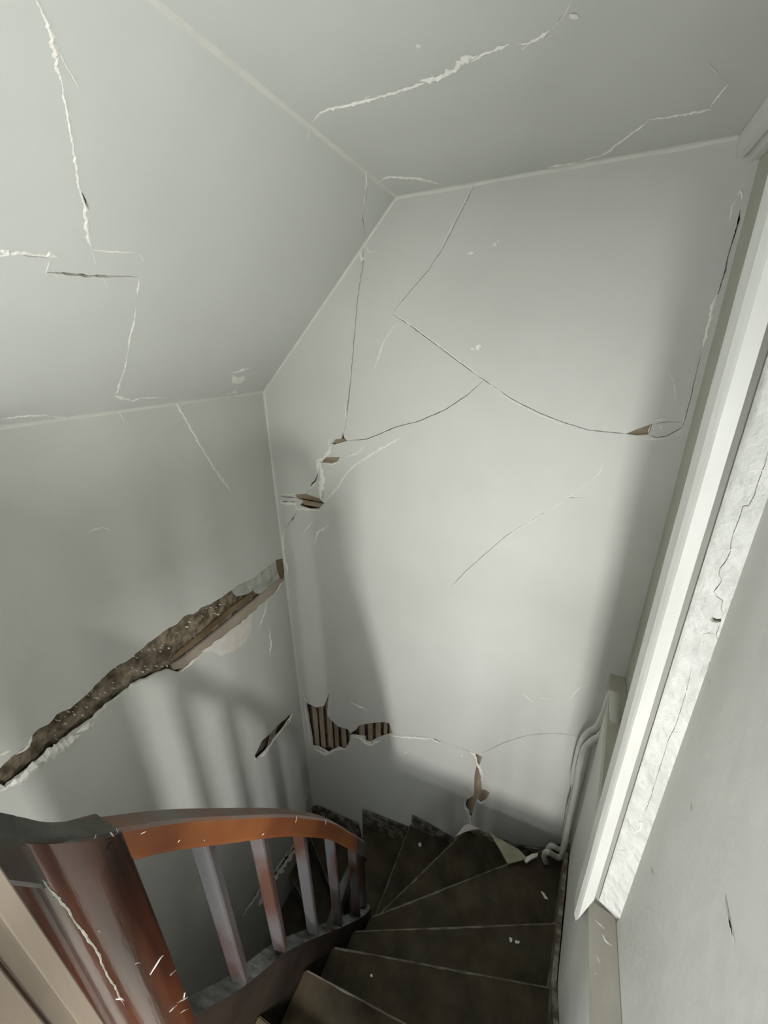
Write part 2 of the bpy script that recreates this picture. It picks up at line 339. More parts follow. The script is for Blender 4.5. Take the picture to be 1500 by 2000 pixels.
ribL = [([(325,777),(345,790),(360,815),(380,850),(400,885),(425,925),(450,960)], 2.8), ([(228,800),(243,823)], 1.6), ([(217,801),(223,808)], 1.5),
    (z5([(1262,290),(1250,360),(1220,435)]), 1.8), (z5([(1272,425),(1282,500),(1275,552),(1300,550)]), 2.4), (z5([(1335,545),(1352,537)]), 1.5),
    (z5([(1336,0),(1345,80),(1352,150),(1372,240),(1395,310)]), 3.5), (z5([(850,640),(900,600),(935,565)]), 5), (z5([(360,925),(420,890),(440,895),(445,870)]), 9), (z5([(190,1050),(260,1010),(380,930)]), 14),
    (z5([(30,1180),(100,1140),(190,1060),(300,990)]), 12), (z5([(0,1200),(40,1180)]), 8), (z5([(1205,1050),(1245,1030),(1300,950),(1380,835)]), 1.8), (z5([(150,935),(140,985),(75,1025)]), 4), (z5([(0,1030),(50,1005)]), 7),
    ([(595,1575),(602,1540)], 2), ([(170,1040),(200,1030),(215,1034)], 2), ([(505,1770),(530,1725),(555,1690),(585,1650)], 6), (z5([(1270,0),(1340,0)]), 1)]
ribL += [([(x, y), (x + random.uniform(2, 6), y - random.uniform(0, 3))], random.uniform(1, 2.2)) for x, y in [(295,850),(312,838),(345,853),(350,858),(369,866),(375,855),(217,862),(215,850),(205,873),(388,960),(366,966),(275,856),(100,906),(300,848),(360,860)]]
patL = [(z5([(1190,360),(1185,440),(1160,490),(1130,520),(1050,560),(1000,540),(950,540),(980,520),(1060,460)]), 3), ([(497,1476),(500,1484),(505,1482),(498,1487)], 1),
    (z5([(100,1125),(190,1060),(380,925),(345,985),(250,1045),(120,1160),(60,1190)]), 0)]
outerL = [(XL, YB, ZF), (XL, YB, SZ), (XL, -.6, SZ), (XL, -.6, ZF)]
wallL = plaster_sheet('wall_left', plL, outerL, holesL, .014, ribbons=ribL, patches=patL, back=.05)
# earth and mortar showing inside the gash
def resample(pts, n):
    d = [0]
    for a, b in zip(pts, pts[1:]): d.append(d[-1] + math.dist(a, b))
    out = []; j = 0
    for i in range(n):
        s = d[-1] * i / (n - 1)
        while j < len(d) - 2 and d[j + 1] < s: j += 1
        t = (s - d[j]) / (d[j + 1] - d[j]); out.append((pts[j][0] + (pts[j + 1][0] - pts[j][0]) * t, pts[j][1] + (pts[j + 1][1] - pts[j][1]) * t))
    return out
n1, n2 = 170, 22; U = resample(up, n1); Lo = resample(lo, n1)
bm = bmesh.new(); G = []
for i in range(n1):
    row = []
    for j in range(n2):
        t = -.15 + 1.3 * j / (n2 - 1); px = (U[i][0] * (1 - t) + Lo[i][0] * t, U[i][1] * (1 - t) + Lo[i][1] * t)
        q = plL.hit(px); p = plL.P(q)
        nz = noise.fractal(p * 28, 1, 2, 4) ; nz2 = noise.noise(p * 90)
        row.append(bm.verts.new(plL.P(q, -.024 + .007 * nz + .003 * nz2 - .016 * max(0, t - .62) * (1 if i > 60 else .2))))
    G.append(row)
for i in range(n1 - 1):
    for j in range(n2 - 1): bm.faces.new((G[i][j], G[i + 1][j], G[i + 1][j + 1], G[i][j + 1]))
obj('mortar_core', bm, M_earth, wallL)
# smooth plank along the lower edge of the gash, dark plank behind it, small upright block, torn grey skim
def strip3(name, pl, pts, wd, d0, d1, m, parent):
    _, L, R = line_poly(pts, wd, .06, taper=False, step=14, wander=.4); bm = bmesh.new(); rings = []
    for l, r in zip(L, R): rings.append([bm.verts.new(pl.P(pl.hit(l), -d0)), bm.verts.new(pl.P(pl.hit(r), -d0)), bm.verts.new(pl.P(pl.hit(r), -d1)), bm.verts.new(pl.P(pl.hit(l), -d1))])
    for A, B in zip(rings, rings[1:]):
        for k in range(4): bm.faces.new((A[k], A[(k + 1) % 4], B[(k + 1) % 4], B[k]))
    bm.faces.new(rings[0][::-1]); bm.faces.new(rings[-1]); return obj(name, bm, m, parent)
M_plank = mat('exposed_pale_plank', (.36, .30, .24), .8, (.46, .39, .32), 30, .3, 40, stretch=(1, .2, .2))
M_dplank = mat('exposed_brown_plank', (.13, .085, .045), .8, (.24, .17, .10), 30, .4, 40, stretch=(1, .2, .2))
M_skim = mat('torn_grey_skim', (.42, .42, .38), .6, (.58, .58, .53), 18, .9, 30, detail=7, bdist=.012)
strip3('plank', plL, z5([(1345,205,14),(1250,285,18),(1150,372,19),(1050,455,19),(960,530,20),(880,592,19),(820,615,10)]), 18, .004, .016, M_plank, wallL)
strip3('plank', plL, z5([(1210,262,9),(1100,345,9),(1000,430,8),(900,515,8),(830,572,7)]), 9, .008, .016, M_dplank, wallL)
strip3('wood_block', plL, z5([(1322,96,9),(1330,150,10),(1342,192,8)]), 9, .003, .018, M_dplank, wallL)
bm = bmesh.new(); a = z5([(1312,110),(1250,152),(1200,190),(1150,215),(1098,250)]); b = z5([(1330,205),(1290,235),(1240,268),(1190,268),(1125,280)])
A = resample(a, 26); B = resample(b, 26); G = []
for i in range(26):
    G.append([bm.verts.new(plL.P(plL.hit((A[i][0] * (1 - t) + B[i][0] * t, A[i][1] * (1 - t) + B[i][1] * t)), -.013 + .006 * noise.noise(Vector((i * .35, t * 3, 1))) + .002 * random.random())) for t in [j / 9 for j in range(10)]])
for i in range(25):
    for j in range(9): bm.faces.new((G[i][j], G[i + 1][j], G[i + 1][j + 1], G[i][j + 1]))
obj('torn_plaster_skin', bm, M_skim, wallL)
ch = bmesh.new()
for _ in range(95):
    i = random.randrange(20, 140); t = random.uniform(.1, .9)
    c = (U[i][0] * (1 - t) + Lo[i][0] * t, U[i][1] * (1 - t) + Lo[i][1] * t); r = random.choice([1, 1.3, 1.6, 2.2])
    if 100 < c[0] < 440:
        q = [plL.hit(p) for p in blob(c[0], c[1], r, .7, 5)]; ch.faces.new([ch.verts.new(plL.P(z, -.013 + random.uniform(-.002, .002))) for z in q])
        top = ch.faces[-1] if False else None
ch.faces.ensure_lookup_table()
e = bmesh.ops.extrude_face_region(ch, geom=list(ch.faces))
bmesh.ops.translate(ch, verts=[v for v in e['geom'] if isinstance(v, bmesh.types.BMVert)], vec=(-.006, 0, 0))
o = obj('plaster_crumbs', ch, M_plast, wallL); o['kind'] = 'stuff'
lath(plL, (535, 1440), (.55, 1), .42, .05, wallL, .010, m=mat('grey_brown_lath', (.26, .23, .18), .8, (.36, .32, .26), 30, .4, 40))  # grey-brown old wood behind the slit
lath(plL, (605, 1530), (.3, 1), .1, .03, wallL, .014)
for c in [(500,1750),(525,1715),(555,1680)]: lath(plL, c, (.9, 1), .16, .05, wallL, .014, m=M_dplank)

# ------------------------------------------------------------------ slope and ceiling
sl = Vector((SX - XL, 0, ZCEIL - SZ)).normalized()
plS = Plane((XL, 0, SZ), (0, 1, 0), sl); 
if plS.n.z > 0: plS = Plane((XL, 0, SZ), sl, (0, 1, 0))
holesS = [thin([(160,376,2),(166,390,5),(170,400,5),(174,410,2)], 4, taper=False), thin([(68,0),(78,15),(88,28)], 2), thin([(117,158),(122,166)], 3),
    thin([(85,531,3),(110,533,3),(130,535,5),(150,537,7),(180,539,5),(203,540,6),(225,540,4),(250,540,3),(270,541,2)], 4), thin([(40,499),(70,501),(92,503)], 2.5), thin([(230,752,3),(233,748,4)], 3),
    thin([(265,595),(262,612)], 1.5), thin([(640,268),(665,292),(690,308),(714,326)], 2), thin([(716,328),(717,360),(713,400),(708,425),(711,440),(713,470)], 2.2), thin([(245,700),(243,712)], 1.5), thin([(91,505),(95,522)], 1.5)]
ribS = [([(66,-8,3),(78,14,3),(90,36,5),(97,60,8),(104,85,11),(110,110,10),(112,130,7),(118,152,5),(122,165,2),(124,185,4),(131,220,5),(137,255,4),(144,290,4),(148,325,6),(153,360,5),(160,385,3),(165,400,5),(169,430,8),(172,462,7),(180,486,4)], 5),
    ([(112,95),(130,130),(156,174)], 1.8), ([(106,120),(108,140)], 5), ([(181,488),(205,491),(235,492),(268,494)], 2.6), ([(180,486),(195,490)], 4), ([(268,494,3),(275,499,6),(281,510,3)], 5), ([(180,490),(187,518)], 2.2),
    ([(-5,488,8),(20,495,8),(48,495,5),(70,498,3),(90,499,4),(96,497,8),(104,500,4),(122,505,1)], 5), ([(-5,500),(15,498),(30,496)], 5), ([(98,505),(93,520),(90,533),(93,540)], 2.2), ([(80,530),(88,531),(94,538)], 5), ([(100,536),(120,539)], 2),
    ([(201,543),(206,552),(211,563)], 2), ([(272,543),(270,560),(268,575)], 4), ([(266,600),(262,630),(255,655),(249,690)], 3), ([(249,690),(244,720),(236,745)], 2), ([(236,738,2),(232,755,5),(228,770,6)], 4), ([(222,772,4),(232,775,6),(258,783,2),(272,778,1.5),(295,777,2),(325,776,1.5)], 3),
    ([(0,819),(50,813),(90,811),(100,815)], 2.4), ([(95,812),(130,817),(170,812)], 1.5), ([(605,232),(612,250),(640,268)], 2.5), ([(603,250),(602,275)], 1.2), ([(640,268),(665,292),(690,310)], 2), ([(714,326),(717,360),(714,375)], 2.5), ([(713,380),(710,405)], 3), ([(712,478),(700,500)], 4),
    ([(590,217),(596,222)], 5), ([(440,770),(452,768)], 3), ([(450,728,3),(460,727,4),(475,722,4),(490,718,3)], 4)]
patS = [([(452,742),(455,733),(463,737),(475,732),(478,742),(468,749),(455,748)], 1), (blob(458, 766, 6, .6), 1)]
slope = plaster_sheet('ceiling_slope', plS, [(XL, YR, SZ), (XL, YB, SZ), (SX, YB, ZCEIL), (SX, YR, ZCEIL)], holesS, .008, [M_ceil, M_plast, M_core, M_pink], ribS, patS, back=.03)
plC = Plane((0, 0, ZCEIL), (0, 1, 0), (1, 0, 0))
holesC = [thin([(1098,30,1),(1090,40,4),(1082,48,2)], 3, taper=False), thin([(750,186),(757,184)], 1.5)]
ribC = [([(1117,0,1),(1108,20,2),(1098,38,2)], 2), ([(1090,42),(1078,56)], 2), ([(1075,58,4),(1062,68,6),(1045,78,6),(1030,86,4),(1010,84,2)], 5), ([(1018,97,2),(1032,88,5)], 4), ([(995,86,4),(980,92,6),(960,100,4),(945,105,4),(925,118,5),(915,122,6)], 5),
    ([(932,108,6),(915,116,16),(897,126,17),(885,138,8)], 10), ([(885,135,4),(873,138,8),(865,146,3)], 6), ([(905,128,5),(890,137,6),(870,147,6),(850,155,5),(835,159,4)], 5), ([(858,150,4),(840,155,10),(820,158,6)], 6), ([(830,160,5),(810,168,5),(780,177,4),(750,186,4),(720,195,5),(690,203,4),(660,209,4),(640,213,4),(625,222,4),(614,232,3),(608,240,2)], 4),
    ([(722,188),(710,192)], 3), ([(740,353),(752,347),(775,345),(800,347),(820,349),(845,355),(862,360)], 2.4), ([(1384,118),(1390,130),(1400,142),(1406,152)], 3), ([(1408,154),(1418,160),(1425,162)], 2), ([(1424,162),(1408,183),(1392,203),(1387,213)], 2.6),
    ([(1392,213),(1370,217),(1330,224),(1290,230),(1267,233)], 2.6), ([(1268,233),(1258,243),(1240,256),(1205,282),(1190,295),(1170,304)], 2.2), ([(1170,304),(1145,311),(1122,319)], 1.6), ([(1066,327),(1100,322),(1125,317)], 3)]
patC = [(blob(1120, 31, 11, .45), 1), (blob(817, 89, 7, .6), 1)]
ceiling = plaster_sheet('ceiling', plC, [(SX, YR, ZCEIL), (SX, YB, ZCEIL), (.6, YB, ZCEIL), (.6, YR, ZCEIL)], holesC, .008, [M_ceil, M_plast, M_core, M_pink], ribC, patC, back=.03)

# caulk fillets where the planes meet, coloured paler for rounded corners catching light
def fillet(idx, a, b, n1, n2, r0=.006):
    a = Vector(a); b = Vector(b); n1 = Vector(n1); n2 = Vector(n2); bm = bmesh.new(); rings = []
    for i in range(61):
        p = a.lerp(b, i / 60); r = r0 * (1 + .35 * noise.noise(p * 9))
        arc = [p + n1 * r * (1 - math.sin(t)) + n2 * r * (1 - math.cos(t)) for t in [math.pi / 2 * k / 4 for k in range(5)]]
        rings.append([bm.verts.new(v) for v in [p] + arc])
    for A, B in zip(rings, rings[1:]):
        for k in range(6): bm.faces.new((A[k], A[(k + 1) % 6], B[(k + 1) % 6], B[k]))
    bm.faces.new(rings[0][::-1]); bm.faces.new(rings[-1])
    obj('trim_%d' % idx, bm, M_caulk, kind='structure', smooth=False)
M_caulk = mat('caulk_bead', (.74, .745, .69), .5, (.68, .685, .63), 20, .3, 30)
sp = Vector((sl.z, 0, -sl.x))
fillet(1, (XL, YB, SZ), (XL, YB, -2.9), (1, 0, 0), (0, -1, 0), .007)
fillet(2, (XL, YB, SZ), (SX, YB, ZCEIL), sp, (0, -1, 0), .006)
fillet(3, (SX, YB, ZCEIL), (.272, YB, ZCEIL), (0, -1, 0), (0, 0, -1), .009)
fillet(4, (SX, -1, ZCEIL), (SX, YB, ZCEIL), (1, 0, 0), (-sl.x, 0, -sl.z), .006)
fillet(5, (XL, -1, SZ), (XL, YB, SZ), (0, 0, -1), sl, .006)

# ------------------------------------------------------------------ right side
ZT = -1.25
plR = Plane((XR, 0, 0), (0, 0, 1), (0, 1, 0))
bm = bmesh.new(); prism(bm, [(XR, .70), (XR + .12, .70), (XR + .12, YB), (XR, YB)], -1.3, ZCEIL); obj('wall_right_far', bm, M_panel, kind='structure')
bm = bmesh.new(); prism(bm, [(.258, -.14), (.36, -.14), (.36, .70), (.258, .70)], ZT, ZCEIL); prism(bm, [(.258, YR), (.30, YR), (.30, -.52), (.258, -.52)], ZT, ZCEIL)
prism(bm, [(.258, -.52), (.30, -.52), (.30, -.14), (.258, -.14)], ZT, -.78); prism(bm, [(.258, -.52), (.30, -.52), (.30, -.14), (.258, -.14)], -.40, ZCEIL); wr = obj('wall_right', bm, M_wall, kind='structure')  # unseen opening added here; its head and sill cut the added lamps' beams
bm = bmesh.new(); prism(bm, [(.20, YR), (.6, YR), (.6, YB), (.275, YB), (.238, 1.1), (.203, .80), (.20, .74)], ZF, ZT - .004); obj('wall_right_lower', bm, M_wall, kind='structure')
bm = bmesh.new(); prism(bm, [(.198, YR), (.2575, YR), (.2575, .712), (.198, .725)], ZT - .004, ZT); bevel(bm, .0015, 1); obj('trim_6', bm, M_beige, kind='structure')
bm = bmesh.new(); prism(bm, [(.204, .80), (.325, .80), (.325, YB), (.275, YB), (.239, 1.1)], ZT - .004, -1.19); obj('trim_7', bm, M_panel, kind='structure')
# crackled pier face and its body
J3, J4 = V(.2194, .7210, 0), V(.2585, .692, 0)
plJ = Plane(J3, (J4 - J3), (0, 0, 1))
if plJ.n.y > 0: plJ = Plane(J3, (0, 0, 1), (J4 - J3))
holesJ = [thin([(1502,875),(1492,910),(1480,945),(1472,970),(1462,987),(1450,989),(1446,1005),(1440,1022),(1432,1040),(1428,1060),(1426,1078),(1418,1095),(1406,1110),(1404,1122),(1410,1132),(1402,1145),(1394,1155),(1400,1165),(1411,1173),(1408,1188),(1413,1200),(1408,1210)], 2.6, wander=.9),
    [(1386,1210),(1392,1205),(1400,1209),(1409,1208),(1408,1215),(1400,1217),(1390,1214)], thin([(1407,1216),(1398,1240),(1402,1250),(1394,1270),(1388,1290),(1376,1312)], 2.6), thin([(1372,1240),(1385,1236),(1398,1240)], 3), thin([(1375,1226),(1384,1229)], 2.5), thin([(1365,1255),(1378,1252)], 2), thin([(1352,1215),(1362,1213)], 1.2),
    thin([(1380,1275),(1390,1277)], 2.4), thin([(1352,1300),(1346,1325),(1340,1350),(1330,1385),(1318,1420),(1305,1445),(1295,1480),(1282,1520),(1270,1560),(1258,1590)], 2.0), thin([(1400,1153),(1415,1152)], 2.2), thin([(1384,1108),(1386,1110)], 2.5), thin([(1495,870),(1492,885)], 1.5)]
ribJ = [([(1450,925),(1480,918),(1496,920)], 3), ([(1402,1110),(1400,1125),(1405,1135)], 2), ([(1385,1082),(1400,1080)], 3), ([(1370,1125),(1385,1115),(1390,1120)], 2.5), ([(1415,1080),(1430,1072),(1445,1074)], 2.5), ([(1400,1200),(1408,1204),(1414,1198)], 4), ([(1365,1210),(1380,1212)], 3), ([(1345,1330),(1338,1345),(1342,1360)], 3),
    ([(1310,1432),(1325,1430)], 4), ([(1232,1610),(1240,1600),(1252,1606),(1250,1620),(1238,1626),(1232,1614)], 2), ([(1205,1660),(1225,1664),(1240,1652)], 2.4), ([(1255,1575),(1275,1570)], 3), ([(1270,1528),(1290,1526)], 2), ([(1360,1235),(1372,1246),(1368,1262)], 3), ([(1385,1255),(1396,1260)], 4), ([(1382,1290),(1395,1286)], 4)]
ptop = plJ.o + plJ.u * 0
pier = plaster_sheet('wall_right_pier', plJ, [(J3.x, J3.y, -1.235), (J4.x, J4.y, -1.215), (J4.x, J4.y, ZCEIL), (J3.x, J3.y, ZCEIL)], holesJ, .008, [M_rough, M_plast, M_core, M_pink], ribJ, back=.012)
bm = bmesh.new(); prism(bm, [(.2194, .7285), (.26, .706), (.33, .706), (.33, .80), (.2030, .80), (.2030, .7400)], ZT + .003, ZCEIL); obj('wall_right_pier_body', bm, mat('recess_shade_grey', (.42, .42, .39), .6), kind='structure')  # darker grey puts the shade of the gap beside the casing into the colour
def marks(pl, lst, parent, m, name='scuff'):
    bm = bmesh.new()
    for pts, wd in lst:
        _, L, R = line_poly(pts, wd, .3, step=5); prev = None
        for l, r_ in zip(L, R):
            v = [bm.verts.new(pl.P(pl.hit(q), .0006)) for q in (l, r_)]
            if prev: bm.faces.new((prev[0], prev[1], v[1], v[0]))
            prev = v
    return obj(name, bm, m, parent)
plW = Plane((.258, 0, 0), (0, 0, 1), (0, 1, 0))
if plW.n.x > 0: plW = Plane((.258, 0, 0), (0, 1, 0), (0, 0, 1))
M_scuff = mat('grey_scuff', (.47, .47, .44), .7); M_scuffl = mat('light_scuff', (.74, .74, .70), .6)
marks(plW, [([(1417,1745),(1422,1780),(1432,1830)], 3), ([(1272,1695),(1276,1708)], 5), ([(1388,1325),(1384,1335)], 3), ([(1351,1568),(1350,1585)], 3)], wr, M_scuff)
marks(plW, [([(1423,1790),(1430,1820),(1436,1850)], 4), ([(1250,1805),(1258,1812)], 3), ([(1380,1320),(1388,1348)], 2)], wr, M_scuffl)
plZ = Plane((0, 0, ZT), (1, 0, 0), (0, 1, 0))
marks(plZ, [([(1162,1797),(1172,1806),(1182,1815)], 3), ([(1176,1825),(1184,1840),(1195,1848)], 5), ([(1161,1901),(1165,1902)], 6), ([(1165,1865),(1173,1885)], 2)], bpy.data.objects['trim_6'], M_scuffl)
# casing board with bevelled arris and slanting sawn foot
bm = bmesh.new()
cas = [(.1775, .7185), (.1818, .7085), (.1847, .7035), (.2018, .6940), (.2024, .700), (.2024, .80), (.20, .82), (.1775, .76)]
zz = [-1.325, -1.33, -1.31, -1.195, -1.195, -1.195, -1.24, -1.32]
n = 40
rings = []
for k in range(n + 1):
    t = k / n; rings.append([bm.verts.new((p[0] + .0008 * noise.noise(Vector((p[0] * 50, t * 14, 2))), p[1] + .0010 * noise.noise(Vector((p[1] * 60, t * 11, 5))), z0 + (ZCEIL - z0) * t)) for p, z0 in zip(cas, zz)])
for A, B in zip(rings, rings[1:]):
    for k in range(8): bm.faces.new((A[k], A[(k + 1) % 8], B[(k + 1) % 8], B[k]))
bm.faces.new(rings[0][::-1]); bm.faces.new(rings[-1])
obj('trim_8', bm, M_gloss, kind='structure')
# moulded head piece under the ceiling
bm = bmesh.new(); prof = [(.272, ZCEIL - .001), (.278, .432), (.292, .428), (.297, .436), (.304, .436), (.309, .420), (.325, .420), (.325, ZCEIL - .001)]
rings = [[bm.verts.new((x, y + (.02 * (ZCEIL - z) if k == 0 else 0), z)) for x, z in prof] for k, y in enumerate((1.498, .80))]
for k in range(8): bm.faces.new((rings[0][k], rings[0][(k + 1) % 8], rings[1][(k + 1) % 8], rings[1][k]))
bm.faces.new(rings[0][::-1]); bm.faces.new(rings[1]); obj('trim_9', bm, M_gloss, kind='structure')

# ------------------------------------------------------------------ rear of the landing (behind the photographer)
bm = bmesh.new()
WX0, WX1, WZ0, WZ1 = -.12, .24, -.80, -.30
box(bm, XL - .1, WX0, YR - .1, YR, ZF, ZCEIL + .1); box(bm, WX1, .6, YR - .1, YR, ZF, ZCEIL + .1)
box(bm, WX0, WX1, YR - .1, YR, ZF, WZ0); box(bm, WX0, WX1, YR - .1, YR, WZ1, ZCEIL + .1)
obj('wall_rear', bm, M_wall, kind='structure')
bm = bmesh.new(); box(bm, XL - .09, XL, YR, -.6, ZF, -1.38); box(bm, XL - .09, XL, YR, -.6, -.30, SZ); box(bm, XL - .09, XL, YR, -1.28, -1.38, -.30); obj('wall_left_rear', bm, M_wall, kind='structure')
bm = bmesh.new()
for y in (-1.28, -.96, -.64): box(bm, XL - .06, XL - .02, y, y + .04, -1.38, -.30)
for z in (-1.38, -.33): box(bm, XL - .059, XL - .021, -1.28, -.6, z, z + .03)
obj('added_side_window', bm, M_gloss, kind='structure')  # unseen frame, made up along with the opening for the right-wall fill
bm = bmesh.new()
for x in (WX0, WX1 - .025): box(bm, x, x + .025, YR - .07, YR - .03, WZ0, WZ1)
for z in (WZ0, (WZ0 + WZ1) / 2 - .015, WZ1 - .04): box(bm, WX0, WX1, YR - .069, YR - .031, z, z + .035)
obj('window_1', bm, M_gloss, kind='structure')
bm = bmesh.new(); box(bm, -.50, .20, YR, .10, ZL - .05, ZL); box(bm, XL, -.50, YR, -1.0, ZL - .05, ZL); obj('floor', bm, M_pine, kind='structure')
bm = bmesh.new(); box(bm, -.50, .1995, .101, .296, ZL - .032, ZL); bevel(bm, .004); local_nose = bm
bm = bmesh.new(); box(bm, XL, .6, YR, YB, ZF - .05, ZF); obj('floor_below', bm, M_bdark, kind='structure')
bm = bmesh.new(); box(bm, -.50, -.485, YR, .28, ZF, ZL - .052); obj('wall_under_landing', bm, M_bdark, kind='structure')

# ------------------------------------------------------------------ staircase
stair = thing('winding_staircase', 'dark worn wooden winder staircase turning down around the narrow well', 'staircase', (-.1, .9, -2.1))
XI = -.497
local(obj('tread', local_nose, M_tread), stair)
steps = [  # inner point, outer point, z
    ((XI, .295), (.1995, .295), -1.51), ((XI, .46), (.1995, .515), -1.70), ((XI, .595), (.1995, .80), -1.89), ((XI, .725), (.236, 1.08), -2.08),
    ((XI, .86), (.2355, 1.497), -2.27), ((-.515, .94), (-.215, 1.497), -2.46), ((-.56, 1.005), (-.55, 1.497), -2.65), ((-.635, 1.02), (-.885, 1.497), -2.84),
    ((-.69, 1.00), (-1.277, 1.40), -3.03), ((-.715, .95), (-1.277, 1.18), -3.19), ((-.715, .86), (-1.277, .95), -3.35), ((-.715, .73), (-1.277, .72), -3.51),
    ((-.715, .56), (-1.277, .50), -3.67), ((-.715, .36), (-1.277, .28), -3.83), ((-.715, .14), (-1.277, .06), -3.99), ((-.715, -.1), (-1.277, -.1), -4.15)]
extra = {4: [(.27, 1.38), (.2725, 1.497)] , 8: [(-1.277, 1.497)], 2: []}
for k in range(1, len(steps)):
    (ia, oa, za) = steps[k]; prev = steps[k - 1]
    # tread k lies between nosing k-1 (above) and nosing k
    mid = []
    if k == 3: mid = [(.2030, .82)]
    if k == 2: mid = []
    if k == 4: mid = [(.269, 1.42), (.2745, 1.497)]
    if k == 8: mid = [(-1.277, 1.497)]
    plan = [prev[0], prev[1]] + mid + [oa, ia]
    if k == 5: plan = [prev[0], prev[1], oa, ia]
    bm = bmesh.new()
    # sag and wear: subdivided slab
    prism(bm, plan, za - .032, za)
    bevel(bm, .004, 2)
    # paler worn line along the nosing
    t = local(obj('tread', bm, [M_tread, M_edge], None), stair)
    bm = bmesh.new(); A = Vector((*ia, 0)); B = Vector((*oa, 0)); d = (B - A).normalized(); nn = Vector((-d.y, d.x, 0))
    if nn.dot(Vector((*prev[0], 0)) - A) < 0 and k < 9: nn = -nn
    mid3 = (Vector((*prev[0], 0)) + Vector((*prev[1], 0))) / 2 - (A + B) / 2
    if nn.dot(mid3) < 0: nn = -nn
    P = [A + d * .01, B - d * .012, B - d * .012 + nn * .009, A + d * .01 + nn * .007]
    nseg = 26; r0 = []
    for i in range(nseg + 1):
        s = i / nseg; w_ = .0035 + .006 * abs(noise.noise(Vector((s * 9, k * 3.1, 0))))
        p = P[0].lerp(P[1], s); q = p + nn * w_
        r0.append([bm.verts.new((v.x, v.y, za + dz)) for v, dz in ((p - nn * .0005, -.004), (p, .0008), (q, .0008))])
    for a_, b_ in zip(r0, r0[1:]):
        for j in (0, 1): bm.faces.new((a_[j], a_[j + 1], b_[j + 1], b_[j]))
    e_ = obj('worn_edge', bm, M_edge, t)
    if k + 1 < len(steps):
        zb = steps[k + 1][2]; off = nn * .022
        bm = bmesh.new(); q = [A + off + d * .003, B + off - d * .006, B + off + nn * .018 - d * .006, A + off + nn * .018 + d * .003]
        prism(bm, [(v.x, v.y) for v in q], zb, za - .032); local(obj('riser', bm, M_tread), stair)
bm = bmesh.new(); prism(bm, [(XI, .275), (.1995, .275), (.1995, .293), (XI, .293)], -1.70, -1.562); local(obj('riser', bm, M_tread), stair)
# plaster-splashed skirting pieces on the back wall, one per tread
def backpiece(p):
    q = [plB.hit(v) for v in p]; bm = bmesh.new()
    a = [bm.verts.new((v.x, YB - .003, v.y)) for v in q]; b = [bm.verts.new((v.x, YB - .016, v.y)) for v in q]
    bm.faces.new(a[::-1]); bm.faces.new(b)
    for i in range(len(q)): j = (i + 1) % len(q); bm.faces.new((a[i], a[j], b[j], b[i]))
    return bm
M_splash = mat('plaster_splashed_wood', (.06, .045, .028), .8, (.30, .29, .24), 24, .5, 40, detail=7, thr=(.42, .72))
for p in ([(709,1578),(798,1613),(799,1640),(712,1640)], [(806,1590),(826,1600),(885,1634),(888,1655),(802,1642)], [(890,1632),(915,1612),(945,1624),(1012,1648),(1066,1654),(1066,1680),(980,1690),(890,1655)],
          [(606,1574),(622,1572),(700,1606),(706,1630),(608,1630)]):
    local(obj('skirting', backpiece(p), M_splash), stair)
# skirting on the right wall, climbing with the treads
bm = bmesh.new()
path = [(.1985, .30, -1.40), (.1985, .52, -1.62), (.1985, .79, -1.83), (.230, 1.09, -2.0), (.2655, 1.44, -2.16)]
rr = []
for x, y, z in path: rr.append([bm.verts.new(v) for v in ((x, y, z), (x - .014, y, z - .003), (x - .014, y, z - .26), (x, y, z - .26))])
for A, B in zip(rr, rr[1:]):
    for k in range(4): bm.faces.new((A[k], A[(k + 1) % 4], B[(k + 1) % 4], B[k]))
bm.faces.new(rr[0][::-1]); bm.faces.new(rr[-1]); local(obj('skirting', bm, M_splash), stair)
# inner strings: closed boards carrying the balusters
spath = smoothpath([(-.522, .10, -1.09), (-.522, .185, -1.19), (-.522, .28, -1.335), (-.522, .413, -1.50), (-.522, .535, -1.70), (-.522, .65, -1.90), (-.522, .74, -2.05), (-.524, .82, -2.18), (-.535, .885, -2.29), (-.565, .935, -2.40), (-.61, .955, -2.50), (-.655, .94, -2.62), (-.685, .89, -2.75), (-.692, .82, -2.88), (-.692, .6, -3.12), (-.692, .3, -3.42), (-.692, 0, -3.72), (-.692, -.3, -4.0)], 5)
bm = bmesh.new(); sweep(bm, spath, [(-.022, -.30), (.022, -.30), (.024, -.02), (.022, 0), (-.022, 0), (-.024, -.02)])
local(obj('inner_string', bm, M_string), stair)

# plaster fallen onto the winders
def flake(pts, z, th, label, m=M_plast, bend=0):
    q = []
    for p in pts:
        r = ray(*p); q.append(r * (z / r.z))
    bm = bmesh.new(); c = sum(q, Vector()) / len(q)
    a = [bm.verts.new((v.x, v.y, z + .0015 + bend * random.random())) for v in q]; b = [bm.verts.new((v.x, v.y, z + .0015 + th + bend * random.random())) for v in q]
    ca = bm.verts.new((c.x, c.y, z + .0015)); cb = bm.verts.new((c.x, c.y, z + .002 + th * 1.4))
    for i in range(len(q)):
        j = (i + 1) % len(q); bm.faces.new((a[j], a[i], ca)); bm.faces.new((b[i], b[j], cb)); bm.faces.new((a[i], a[j], b[j], b[i]))
    return tag(obj('plaster_flake', bm, m), label, 'plaster flake')
flake([(994,1832),(1000,1834),(1000,1841),(996,1842)], -2.08, .005, 'narrower left one of two white plaster crumbs on a dark tread')
flake([(1006,1838),(1015,1840),(1013,1845),(1006,1843)], -2.08, .004, 'wider right one of two white plaster crumbs on a dark tread')
flake([(723,1905),(727,1904),(728,1909),(724,1910)], -1.89, .004, 'tiny lone white crumb near the well on a dark tread')
flake([(817,1648),(822,1647),(823,1653),(819,1655)], -2.65, .006, 'tiny crumb on a narrow winder tread near the back wall')
